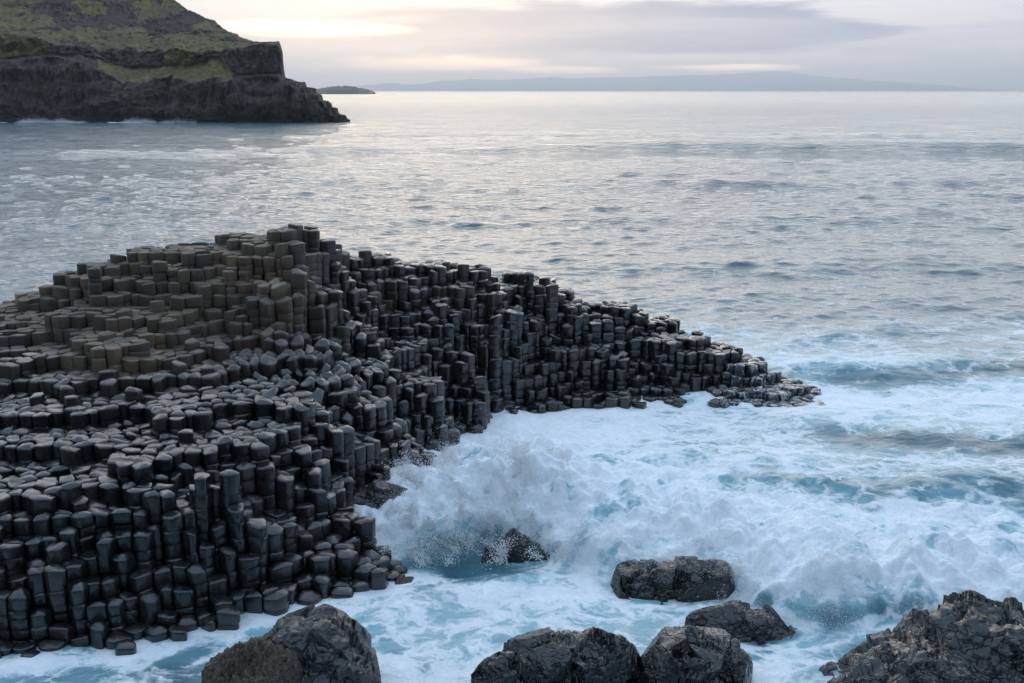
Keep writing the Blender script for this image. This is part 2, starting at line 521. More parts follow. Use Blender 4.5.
# long swell lines rolling in
for ys, xs, am, w, tilt in ((177, 30, 1.7, 6.0, .03), (118, -10, .45, 5.0, -.05), (86, 20, .4, 4.0, .08), (62, 25, .35, 3.0, -.06), (240, 0, .8, 9.0, .02)):
    yy = y0 - (ys + tilt * x0 + 3.0 * np.sin(x0 * .045 + ys))
    Z += am * np.exp(-(yy / w) ** 2) * (.55 + .45 * sstep(x0, xs - 60, xs + 20))
for ys, am, w, tilt, xs in ((25.0, .38, .95, .10, 5.5), (29.5, .22, 1.1, .06, 8.0), (37.5, .35, 1.4, -.05, 8.0)):
    yy = y0 - (ys + tilt * (x0 - 8) + .8 * np.sin(x0 * .45 + ys))
    amp_ = am * sstep(x0, xs - 2.5, xs + 1.5)
    Z += amp_ * np.where(yy < 0, np.exp(-(yy / w) ** 2), np.exp(-(yy / (2.2 * w)) ** 2))
    foam -= .30 * (amp_ / am) * np.exp(-((yy + .9 * w) / (.8 * w)) ** 2) * (y0 < 60)
foam = np.clip(foam, 0, 1)
# surf
surf = (y0 < 60) & (np.abs(x0) < 45)
sx, sy = x0[surf], y0[surf]
hb, dd, hh = bore(sx, sy)
o1 = np.full(sx.shape, 0.7)
lump = fbm(sx * 1.15, sy * 1.15, hb * .5, 2, .42, mode=2)
lump2 = fbm(sx * 3.4, sy * 3.4, hb * 1.0, 2, .45, mode=2)
act = np.clip(hb, 0, 1.2)
zs = Z[surf]
fs = foam[surf]
zs = zs * (1 - .5 * np.clip(act, 0, 1)) + hb + act * (.26 * lump + .035 * lump2)
rough_f = sstep(fs, .45, .95)
zs += rough_f * (.08 * lump + .03 * lump2) * (1 - sstep(sy, 27, 31))
# throw the broken crest forward a little so the face overhangs
fwd = act * sstep(dd, .25, 1.2) * (1 - sstep(dd, 1.8, 3.6))
Y[surf] -= fwd * .10
Z[surf] = zs
fs = np.maximum(fs * (1 - .0 * act), np.clip(act * 1.5, 0, 1) * sstep(dd, -.1, .3))
churn = fbm(sx * 1.1, sy * .7, sx * 0 + 7.7, 4, .6)
fs = fs - np.clip(act, 0, 1) * (.20 + .32 * sstep(churn, -.05, .45))
fs = np.where((dd < -.15), np.minimum(fs, .75), fs)
foam[surf] = fs
# wash round the foot of the columns and boulders
SHORE_PX = [(-60, 674), (0, 668), (60, 662), (100, 656), (150, 644), (200, 629), (250, 620), (300, 604), (350, 596), (395, 590), (418, 578)]
wash = np.zeros(sx.shape)
sp_ = np.array([at_z(a, b, 0) for a, b in SHORE_PX])
for a, b in zip(sp_[:-1], sp_[1:]):
    e = b - a
    t = np.clip(((sx - a[0]) * e[0] + (sy - a[1]) * e[1]) / (e @ e), 0, 1)
    dd_ = np.hypot(sx - a[0] - t * e[0], sy - a[1] - t * e[1])
    wash = np.maximum(wash, .72 * np.exp(-(dd_ / .55) ** 2))
for px_, py_, wpx, dep in ((318, 700, 78, .9), (255, 715, 62, .55), (575, 690, 92, .8), (693, 690, 66, .7), (745, 638, 66, .45), (676, 600, 78, .75), (960, 710, 150, 1.3), (393, 588, 30, .25)):
    cx_, cy_ = at_z(px_, py_, 0)
    hw_ = wpx * math.hypot(cy_, H) / F
    q_d = np.sqrt(((sx - cx_) / hw_) ** 2 + ((sy - cy_ - dep * .8) / (dep * 1.15)) ** 2)
    wash = np.maximum(wash, .62 * np.exp(-((q_d - 1.05) / .28) ** 2))
foam[surf] = np.maximum(foam[surf], wash + .12 * pn(sx * 1.4, sy * 1.4, sx * 0) * (wash > .1))
# small whitecaps further out
farm = (y0 > 45) & (y0 < 260)
wcap = fbm(x0[farm] * .12, y0[farm] * .25, np.full(farm.sum(), 2.2), 3)
foam[farm] += .25 * sstep(wcap, .62, .95)
# white water along the foot of the headland
hl = (y0 > 325) & (y0 < 352) & (x0 < -55)
foam[hl] += .9 * sstep(y0[hl] + 4 * pn(x0[hl] * .08, y0[hl] * .0, np.zeros(hl.sum())), 336, 347) * sstep(-x0[hl] + 14 * pn(x0[hl] * .05, y0[hl] * 0, np.ones(hl.sum())), 95, 120) * sstep(fbm(x0[hl] * .11, y0[hl] * .05, np.ones(hl.sum()), 3), -.25, .25)
foam = np.clip(foam, 0, 1)
aer = np.clip(sstep(foam, .05, .6) * .95 * (1 - sstep(y0, 35, 70)) + .05, 0, 1)
verts = np.stack([X, Y, Z], 1)
quads = grid_faces(nr, nc)
isb = np.zeros(len(x0), bool)
isb[surf] = (act > .12) & (dd > -.1)
fb_ = isb[quads].all(1)


def submesh(name, q, mat):
    used = np.unique(q)
    remap = np.full(len(verts), -1, np.int64); remap[used] = np.arange(len(used))
    return mesh_from(name, verts[used], remap[q].ravel(), np.full(len(q), 4), mat, {'foam': foam[used], 'aer': aer[used]})


sea = obj('sea', submesh('sea', quads[~fb_], M_WATER)); tag(sea, kind='structure')
bw = obj('breaking_wave', submesh('breaking_wave', quads[fb_], M_WATER))
tag(bw, 'white churning wave breaking over the rocks beside the causeway', 'breaking wave', kind='stuff')

# ------------------------------------------------------------------ headland
HD = 349.0
# pixel column: height of seven levels of the profile, from the foot to the skyline
HEAD = [
    (-330, 124, 110, 30, 25, 5, -60, -170), (-150, 124, 112, 48, 42, 22, -30, -120), (0, 123.5, 113, 62, 58, 34, 6, -60), (60, 124, 115, 60, 55, 42, 8, -42), (85, 125, 116, 63, 57, 46, 18, -34),
    (105, 125, 117, 72, 60, 50, 24, -27), (130, 126, 118, 86, 66, 52, 28, -17), (160, 126, 119, 85, 66, 51, 32, -7), (180, 126, 120, 83, 65, 50, 34, 3), (200, 126, 120, 82, 63, 50, 36, 16), (222, 126, 120, 80, 60, 50, 41, 29),
    (238, 125, 120, 79, 70, 49, 44, 38), (250, 125, 119, 78, 75, 47, 44.5, 42.5), (270, 124, 119, 76, 75, 45, 44.5, 43.8), (281, 123, 118, 76, 75, 45, 44.5, 44), (284, 123, 118, 78, 77, 52, 51, 50), (286, 123, 118, 83, 82, 80, 80, 80),
    (305, 123, 118, 90, 88, 86, 86, 86), (318, 122.5, 118, 98, 95, 93, 93, 93), (332, 121, 118, 110, 106, 105, 105, 105), (342, 120, 118, 116, 114, 113, 113, 113), (350, 120, 120.5, 121, 121, 121, 121, 121)]
DEP = [0, 5, 12, 26, 31, 75, 120]
hp = np.array(HEAD, float)
NS, NSEG = 620, [10, 34, 22, 26, 34, 22]
pxs = np.linspace(-330, 350, NS)
levels = []
for li in range(7):
    levels.append(np.interp(pxs, hp[:, 0], hp[:, li + 1]))
nzl = lambda f, k: pn(pxs * f, np.full(NS, k), np.zeros(NS)) + .5 * pn(pxs * f * 2.7, np.full(NS, k + 3), np.zeros(NS))
fade = 1 - sstep(pxs, 235, 280)
levels[2] = levels[2] + (7 * nzl(.022, 1.5) + 2.5 * nzl(.11, 7.5)) * (.25 + .75 * fade)
levels[3] = np.minimum(levels[3] + (4 * nzl(.03, 2.5) + 1.5 * nzl(.13, 4.5)) * fade, levels[2] - 1)
levels[4] = levels[4] + (7 * nzl(.025, 9.5) + 2 * nzl(.15, 5.5)) * fade
levels[4] = np.minimum(levels[4], levels[3] - 1.5)
levels[5] = np.minimum(levels[5], levels[4] - .1)
depth_scale = np.interp(pxs, [-330, 150, 240, 290, 350], [1.25, 1.0, .55, .35, .15])
rows, gmask, cliff = [], [], []
gl = [0, 0, .12, .95, .75, .9, .8]
for li in range(6):
    for t in np.linspace(0, 1, NSEG[li], endpoint=False):
        py = levels[li] * (1 - t) + levels[li + 1] * t
        d = HD + (DEP[li] * (1 - t) + DEP[li + 1] * t) * depth_scale
        xx, zz = at_y(pxs, py, d)
        rows.append(np.stack([xx, d, zz], 1))
        gseg = {0: 0, 1: 0, 2: .9, 3: .12, 4: .95, 5: .75}[li]
        gmask.append(np.full(NS, gseg))
        cliff.append(np.full(NS, {0: .8, 1: 1, 2: .35, 3: 1, 4: .5, 5: .6}[li]))
P = np.array(rows); Gm = np.array(gmask); Cl = np.array(cliff)
gx = np.broadcast_to(pxs, Gm.shape)
Gm = np.where((gx > 285), 0.0, Gm)
li2 = np.repeat(np.arange(6), NSEG)[:, None]
Gm = np.where((li2 == 2) & (gx < 100), .25, Gm)
Gm = np.where((li2 == 2) & (gx > 235), .25, Gm)
Gm = np.where((li2 == 4) & (gx > 262), .6, Gm)
# rock bands and outcrops in the upper slopes
oc = fbm(P[..., 0] * .035, P[..., 1] * .02, P[..., 2] * .075, 4)
lean = sstep(-P[..., 0], 60, 150)
Gm = np.where(li2 >= 4, Gm - .85 * sstep(oc + .30 * lean * (li2 == 5), .40, .62), Gm)
oc2 = fbm(P[..., 0] * .13, P[..., 1] * .06, P[..., 2] * .22, 4, .6)
Gm = np.where(li2 >= 4, Gm - .6 * sstep(oc2, .18, .5), Gm)
Gm = np.where((li2 == 3) & (gx < 240), Gm + .75 * sstep(fbm(P[..., 0] * .06, P[..., 2] * .0, P[..., 1] * 0.0, 2), .0, .3), Gm)
n1 = fbm(P[..., 0] * .05, P[..., 1] * .05, P[..., 2] * .08, 5)
ridge = fbm(P[..., 0] * .45, P[..., 1] * .3, P[..., 2] * .05, 4, .6, mode=1)
blocky = fbm(P[..., 0] * .22, P[..., 1] * .2, P[..., 2] * .3, 4, .6, mode=1)
butt = fbm(P[..., 0] * .085, P[..., 1] * .02, P[..., 2] * .015, 3, .5, mode=1) - .5
ledge = np.abs((P[..., 2] * .16 + .6 * n1) % 1 - .5) * np.where((li2 == 1), 1, 0)
P[..., 1] += ledge * 3.0
edge = np.minimum(1, (350 - gx) / 12.0)
P[..., 1] += edge * (n1 * 5.0 * Cl - Cl * (ridge * 1.6 + blocky * 1.2 + 5.0 * butt))
P[..., 2] += edge * (n1 * .9 + blocky * .55) * np.where(li2 >= 4, 1.0, .6) * np.where(gx > 240, .6, 1)
toe = sstep(gx, 287, 312)
P[..., 2] += toe * (edge * 1.3 * (fbm(P[..., 0] * .35, P[..., 1] * .35, P[..., 2] * .2, 4, .6, mode=1) - 1.2) - .6) * (P[..., 2] > .5)
stepz = np.round((P[..., 2] + .5 * n1) / 2.1) * 2.1
P[..., 2] += .75 * toe * (stepz - P[..., 2]) * (P[..., 2] > .8)
P[0, :, 2] = -1.5
back = P[-1].copy(); back[:, 1] += 60 * depth_scale + 8; back[:, 0] *= back[:, 1] / P[-1][:, 1] * 1.03; back[:, 2] = np.maximum(back[:, 2] * .6, -1)
back2 = back.copy(); back2[:, 1] += 60 * depth_scale + 8; back2[:, 0] *= back2[:, 1] / back[:, 1] * 1.03; back2[:, 2] = -2
P = np.concatenate([P, back[None], back2[None]]); Gm = np.concatenate([Gm, Gm[-1:], Gm[-1:]])
q = grid_faces(P.shape[0], NS)
hd = obj('headland', mesh_from('headland', P.reshape(-1, 3), q.ravel(), np.full(len(q), 4), M_HEAD, {'grass': np.clip(Gm, 0, 1).ravel()}))
tag(hd, kind='structure')


def ridge_land(name, prof, dist, thick, rough, foot=-3.0, mat=None):
    pr = np.array(prof, float)
    px = np.linspace(pr[0, 0], pr[-1, 0], 260)
    top = np.interp(px, pr[:, 0], pr[:, 1])
    x, z = at_y(px, top, dist)
    z = np.maximum(z + rough * fbm(x * 3.0 / thick, x * 0, x * 0 + 5, 4), 0)
    prof_t = np.linspace(-1, 1, 17)
    P = []
    for t in prof_t:
        f = (1 - abs(t)) ** .7
        P.append(np.stack([x, np.full_like(x, dist) + t * thick, foot + (z - foot) * f], 1))
    P = np.array(P)
    P[..., 2] += (1 - np.abs(prof_t))[:, None] * rough * .5 * fbm(P[..., 0] * 4 / thick, P[..., 1] * 4 / thick, P[..., 2] * 0, 3)
    q = grid_faces(17, 260)
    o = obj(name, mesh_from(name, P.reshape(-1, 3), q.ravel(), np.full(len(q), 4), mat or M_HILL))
    tag(o, kind='structure')
    return o


ridge_land('islet', [(310, 91.5), (316, 89.0), (326, 87.2), (336, 86.2), (346, 85.8), (354, 86.4), (358, 88), (368, 89), (374, 91.5)], 3200, 60, 2.5, mat=make_boulder('islet_rock', (.008, .008, .008), (.02, .018, .016), .2))
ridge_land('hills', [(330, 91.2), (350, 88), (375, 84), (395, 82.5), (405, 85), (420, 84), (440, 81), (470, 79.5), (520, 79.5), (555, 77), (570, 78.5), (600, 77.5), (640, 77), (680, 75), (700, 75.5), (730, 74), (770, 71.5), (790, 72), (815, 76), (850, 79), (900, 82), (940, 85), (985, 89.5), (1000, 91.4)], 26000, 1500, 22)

# ------------------------------------------------------------------ the shore the photograph was taken from
sx_ = np.linspace(-90, 90, 121); sy_ = np.concatenate([np.linspace(-115, -6, 40), np.linspace(-5, 11.5, 46)])
SX, SY = np.meshgrid(sx_, sy_)
SZ = np.where(SY > 0, 7.4 - .76 * SY, 7.4 + .02 * SY + 62 * sstep(-SY, 4, 95))  # unseen shore slope and hillside, added and raised to darken reflections on the columns
SZ = SZ + .25 * fbm(SX * .6, SY * .6, SX * 0, 4, .55, mode=1) * sstep(12.5 - SY, 0, 3) - .25 + sstep(-SY, 10, 40) * 3 * fbm(SX * .05, SY * .05, SX * 0, 3)
sq = grid_faces(len(sy_), len(sx_))
M_SHORE = make_boulder('shore_rock', (.030, .029, .028), (.070, .062, .052), .3)
so = obj('shore', mesh_from('shore', np.stack([SX, SY, SZ], -1).reshape(-1, 3), sq.ravel(), np.full(len(sq), 4), M_SHORE))
tag(so, kind='structure')

# ------------------------------------------------------------------ haze
def box_mesh(name, lo, hi, mat):
    v = [(x, y, z) for x in (lo[0], hi[0]) for y in (lo[1], hi[1]) for z in (lo[2], hi[2])]
    f = [0, 1, 3, 2, 4, 6, 7, 5, 0, 4, 5, 1, 2, 3, 7, 6, 0, 2, 6, 4, 1, 5, 7, 3]
    return mesh_from(name, np.array(v, float), f, [4] * 6, mat, smooth=False)


m_haze, N = new_mat('haze')
vol = N.n('ShaderNodeVolumePrincipled', {'Color': (.84, .91, 1.0, 1), 'Density': 8.5e-5, 'Anisotropy': 0.6})
N.n('ShaderNodeOutputMaterial', {'Volume': vol.outputs[0]})
hz = obj('haze', box_mesh('haze', (-30000, -150, -4), (30000, 28500, 480), m_haze))
tag(hz, kind='stuff')

# ------------------------------------------------------------------ the causeway's relief, from measured points (pixel, pixel, height)
REL = [
    # foot of the near wall and its steps
    (0, 645, .1), (60, 640, .1), (130, 638, .05), (160, 622, .15), (220, 608, .2), (290, 592, .2), (340, 588, .15), (385, 580, .12), (-60, 650, .1),
    (12, 562, 1.35), (12, 540, 1.6), (12, 515, 1.95), (12, 480, 2.2), (-60, 560, 1.4), (-60, 500, 2.1), (60, 570, 1.15), (60, 545, 1.5), (65, 515, 1.9), (65, 490, 2.15),
    (105, 600, .6), (105, 570, 1.0), (105, 540, 1.45), (110, 500, 2.1),
    (150, 487, 2.25), (150, 524, 1.6), (150, 568, .9), (160, 592, .55), (185, 488, 2.25), (185, 528, 1.45), (190, 570, .8),
    (225, 468, 2.5), (242, 489, 2.15), (225, 532, 1.3), (215, 560, .85), (240, 585, .42), (230, 600, .2), (255, 500, 1.9), (205, 480, 2.35),
    (262, 532, 1.05), (300, 520, .95), (330, 540, .7), (350, 560, .45), (300, 560, .6), (260, 545, .9), (255, 567, .6), (300, 580, .35), (370, 572, .25), (275, 525, 1.15), (270, 585, .4),
    # rock between steps and cove
    (310, 455, 2.05), (300, 500, 1.25), (295, 470, 1.9), (340, 510, .95), (380, 495, .85), (395, 500, .6), (385, 525, .1), (345, 475, 1.3), (400, 488, .3),
    # broad terrace
    (50, 440, 2.42), (100, 430, 2.5), (170, 440, 2.5), (100, 400, 2.75), (180, 410, 2.7), (230, 440, 2.5), (20, 400, 2.7), (270, 450, 2.3), (30, 460, 2.3), (130, 465, 2.35), (-80, 430, 2.5),
    # stepped left slope
    (118, 385, 2.9), (115, 342, 3.6), (70, 315, 3.9), (110, 297, 4.2), (50, 342, 3.4), (20, 362, 3.1), (0, 335, 3.4), (45, 312, 3.75), (95, 270, 4.7), (150, 254, 5.0), (-60, 345, 3.2), (60, 375, 2.95),
    (135, 275, 4.6), (170, 270, 4.75), (200, 242, 5.3), (240, 234, 5.5), (290, 229, 5.7), (312, 233, 5.55), (332, 247, 5.0), (345, 254, 4.7), (200, 255, 5.05), (180, 300, 4.1), (150, 325, 3.75), (200, 335, 3.4), (130, 310, 4.0),
    (200, 285, 4.45), (165, 350, 3.3), (85, 345, 3.5),
    # organ-pipe clump
    (230, 270, 4.85), (262, 267, 4.95), (294, 270, 4.85), (230, 318, 3.6), (260, 320, 3.5), (290, 318, 3.5), (215, 290, 4.3), (250, 250, 5.2), (290, 248, 5.3), (315, 258, 4.9), (318, 290, 4.2),
    # slump below
    (240, 350, 3.15), (300, 345, 3.2), (200, 370, 3.0), (250, 385, 2.85), (300, 400, 2.7), (280, 425, 2.5), (320, 340, 3.1), (210, 395, 2.75),
    # ridge to the east
    (380, 259, 4.4), (430, 263, 4.2), (470, 269, 3.9), (400, 280, 3.9), (460, 285, 3.6), (520, 279, 3.4), (355, 275, 4.1), (495, 290, 3.4),
    (498, 315, 2.8), (515, 312, 2.7), (508, 357, 1.55), (490, 350, 1.7), (535, 320, 2.4),
    (555, 350, 1.5), (590, 345, 1.6), (560, 380, .8), (520, 385, .75), (500, 400, .4), (480, 395, .6), (540, 365, 1.15), (600, 385, .6),
    (560, 292, 3.0), (535, 280, 3.35), (620, 305, 2.4), (600, 320, 2.1), (620, 350, 1.35), (660, 335, 1.7), (640, 370, .7), (650, 392, .2), (580, 305, 2.7), (590, 325, 2.0), (660, 315, 2.0),
    (700, 350, 1.25), (700, 380, .5), (745, 365, .85), (770, 385, .4), (800, 406, .0), (720, 345, 1.35), (690, 335, 1.6), (730, 385, .4), (760, 398, .15),
    # glossy slope above the cove
    (350, 300, 3.4), (400, 310, 3.1), (440, 300, 3.3), (345, 330, 2.9), (400, 340, 2.5), (440, 325, 2.7), (460, 355, 2.0), (465, 395, 1.0), (455, 425, .3), (420, 375, 2.0), (360, 360, 2.5), (330, 380, 2.6),
    (370, 400, 2.1), (410, 420, 1.5), (430, 445, .8), (420, 468, .2), (370, 440, 1.6), (340, 430, 2.1), (380, 470, .9), (480, 320, 2.75), (475, 375, 1.5), (395, 445, 1.25),
]
WATER_PTS = [(0, 672), (-60, 672), (60, 666), (100, 660), (150, 648), (200, 633), (250, 624), (300, 608), (350, 600), (400, 596), (430, 570), (400, 552), (425, 510), (440, 480), (470, 450), (495, 430), (520, 418), (560, 412), (600, 410), (650, 408), (700, 406), (750, 413), (800, 425), (840, 410), (400, 540), (410, 520)]
ctrl = [(*at_z(a, b, z), z) for a, b, z in REL]
ctrl += [(*at_z(a, b, -.2), -.22) for a, b in WATER_PTS]
# the seaward side, behind the crest
for xx, yy, zz in [(-17, 33, 2.6), (-13, 33, 3.2), (-10, 34.5, 3.4), (-8, 35.2, 3.6), (-5.5, 35.5, 3.5), (-4, 37, 3.0), (-2, 38, 2.6), (0.5, 38.5, 2.2), (2.5, 39, 1.6), (4.5, 38.7, 1.0), (6.5, 37.5, .5), (8.5, 36, .1),
                   (-17, 36, 1.0), (-13, 36.5, 1.2), (-9, 38, 1.2), (-5, 39.5, .8), (-1, 41, .4), (3, 41.5, -.5), (7, 40, -.7), (-17, 40, -.7), (-11, 41, -.7), (-6, 42.5, -.7), (-1, 43.5, -.7), (10.5, 36, -.8), (11.5, 33, -.8),
                   (-19, 26, 2.4), (-19, 21, 2.2), (-16, 19, 2.0), (-15, 16.6, .2)]:
    ctrl.append((xx, yy, zz))
ctrl = np.array(ctrl, float)

S = 0.36                                                     # spacing of the columns
cells = []
iy = 0
yv = 15.0
while yv < 44:
    xs = np.arange(-20, 12.5, S) + (S / 2 if iy % 2 else 0)
    for xv in xs:
        cells.append((xv, yv))
    yv += S * math.sqrt(3) / 2
    iy += 1
C = np.array(cells)
C += rng.uniform(-.108, .108, C.shape)
C[:, 0] += .25 * pn(C[:, 0] * .3, C[:, 1] * .3, np.zeros(len(C)))
hraw = shepard(C[:, 0], C[:, 1], ctrl, p=4.2, eps=.02)
_shore = [(-60, 674), (0, 672), (60, 666), (100, 660), (150, 648), (200, 633), (250, 624), (300, 608), (350, 600), (395, 594), (418, 580), (395, 560), (395, 545), (412, 515), (425, 497),
          (440, 478), (470, 448), (495, 430), (520, 420), (560, 414), (600, 412), (650, 410), (700, 408), (750, 414), (800, 424), (830, 414)]
SHORE = [tuple(map(float, at_z(a, b, -.1))) for a, b in _shore] + [(10.3, 34.5), (9.5, 37), (7, 39.5), (3, 41.5), (-1, 43), (-8, 42.5), (-18, 40.5), (-21, 40), (-21, 16)]


def inside(x, y, poly):
    r = np.zeros(len(x), bool)
    for (ax, ay), (bx, by) in zip(poly, poly[1:] + poly[:1]):
        k = ((ay > y) != (by > y)) & (x < (bx - ax) * (y - ay) / (by - ay + 1e-12) + ax)
        r ^= k
    return r


keep = (hraw > -.10) & inside(C[:, 0], C[:, 1], SHORE)
near_n = {}
cellkey = {}
for i, (x, y) in enumerate(C):
    cellkey.setdefault((int(x // .9), int(y // .9)), []).append(i)


def neighbours(i):
    x, y = C[i]
    a, b = int(x // .9), int(y // .9)
    r = []
    for da in (-1, 0, 1):
        for db in (-1, 0, 1):
            for j in cellkey.get((a + da, b + db), ()):
                if j != i and (C[j][0] - x) ** 2 + (C[j][1] - y) ** 2 < .95 ** 2:
                    r.append(j)
    return r


def cell_poly(i, nb, gap):
    x, y = C[i]
    poly = [(x - .6, y - .6), (x + .6, y - .6), (x + .6, y + .6), (x - .6, y + .6)]
    for j in nb:
        nx, ny = C[j][0] - x, C[j][1] - y
        L = math.hypot(nx, ny); nx /= L; ny /= L
        lim = L / 2 - gap
        outp = []
        for k in range(len(poly)):
            ax, ay = poly[k]; bx, by = poly[(k + 1) % len(poly)]
            da = (ax - x) * nx + (ay - y) * ny - lim
            db = (bx - x) * nx + (by - y) * ny - lim
            if da <= 0: outp.append((ax, ay))
            if da * db < 0:
                t = da / (da - db)
                outp.append((ax + (bx - ax) * t, ay + (by - ay) * t))
        poly = outp
    # merge very short sides
    res = []
    for k, p in enumerate(poly):
        if not res or math.hypot(p[0] - res[-1][0], p[1] - res[-1][1]) > .055:
            res.append(p)
    if len(res) > 3 and math.hypot(res[0][0] - res[-1][0], res[0][1] - res[-1][1]) < .055:
        res.pop()
    return np.array(res)


# column heights: terraces of whole joints with loose ones here and there
lx, ly = at_z([352, 408, 414, 402, 372, 348], [497, 492, 541, 546, 546, 530], .35)
keep &= ~inside(C[:, 0], C[:, 1], list(zip(lx.tolist(), ly.tolist())))       # the bare ledge at the edge of the surge
idx = np.where(keep)[0]
step = .30
rough_c = .35 + .65 * sstep(hraw, .9, 1.8)
tn = rough_c * .20 * pn(C[:, 0] * .33, C[:, 1] * .33, np.full(len(C), 8.2)) + rough_c * .10 * pn(C[:, 0] * .9, C[:, 1] * .9, np.full(len(C), 2.2))
q_ = np.round((hraw + tn) / step) * step
hc = q_ - tn * .5 + rng.normal(0, .022, len(C))
hc = np.maximum(hraw + np.clip(hc - hraw, -.20, .22), .10)
hc += np.where(rng.random(len(C)) < .035, rng.uniform(.10, .26, len(C)), 0) * sstep(hraw, 1, 3)
hc -= np.where(rng.random(len(C)) < .05, rng.uniform(.1, .3, len(C)), 0) * sstep(hraw, .6, 1.5)
# single tall pillars seen on the skyline and in the cove wall
SPECIAL = {}


def special(px, py, z, key):
    x, y = at_z(px, py, z)
    i = idx[np.argmin((C[idx, 0] - x) ** 2 + (C[idx, 1] - y) ** 2)]
    hc[i] = z
    SPECIAL[int(i)] = key
    return i


special(96, 268, 4.95, 'spire'); special(534, 272, 3.75, 'tall_pillar'); special(497, 316, 2.95, 'wall_a'); special(514, 312, 2.85, 'wall_b'); special(548, 284, 3.4, 'tall_pillar_b')
pool_x, pool_y = at_z(164, 470, 2.3)
pool_i = idx[np.argmin((C[idx, 0] - pool_x) ** 2 + (C[idx, 1] - pool_y) ** 2)]
pool_near = [j for j in idx if 0 < math.hypot(C[j, 0] - C[pool_i, 0], C[j, 1] - C[pool_i, 1]) < .75]
pool_z = float(min(hc[j] for j in pool_near)) - .015
hc[pool_i] = pool_z - .10
# wetness: soaked low down and towards the cove, dry on the western crest
cove = sstep(C[:, 0], -8.0, -3.5)
wet_c = np.clip(1 - sstep(hraw, 2.55, 3.7) * (1 - .78 * cove) + rng.normal(0, .06, len(C)), 0, 1)
tone_c = np.clip(.45 + .28 * pn(C[:, 0] * .5, C[:, 1] * .5, np.zeros(len(C))) + rng.normal(0, .17, len(C)), 0, 1)
clump = np.exp(-(((C[:, 0] + 6.9) / 1.3) ** 2 + ((C[:, 1] - 29.4) / .9) ** 2))
tone_c = np.clip(tone_c + .4 * clump, 0, 1)
slump = np.exp(-(((C[:, 0] + 5.2) / 1.6) ** 2 + ((C[:, 1] - 27) / 2.2) ** 2))
tipf = .66 * sstep(C[:, 0], 4.4, 6.6) * sstep(C[:, 0] * .9 + (36 - C[:, 1]) * .5, 5.6, 8.0) * (1 - sstep(hraw, .95, 1.5))
nbs = {int(i): neighbours(i) for i in idx}

col_data = {}
topo_cache = {}


def topo(m, r):
    if (m, r) not in topo_cache:
        q = []
        k = np.arange(m); k2 = (k + 1) % m
        tri = np.stack([np.zeros(m, int), 1 + k, 1 + k2], 1)
        for a in range(r - 1):
            o0 = 1 + a * m
            q.append(np.stack([o0 + k, o0 + m + k, o0 + m + k2, o0 + k2], 1))
        topo_cache[(m, r)] = (tri, np.concatenate(q))
    return topo_cache[(m, r)]


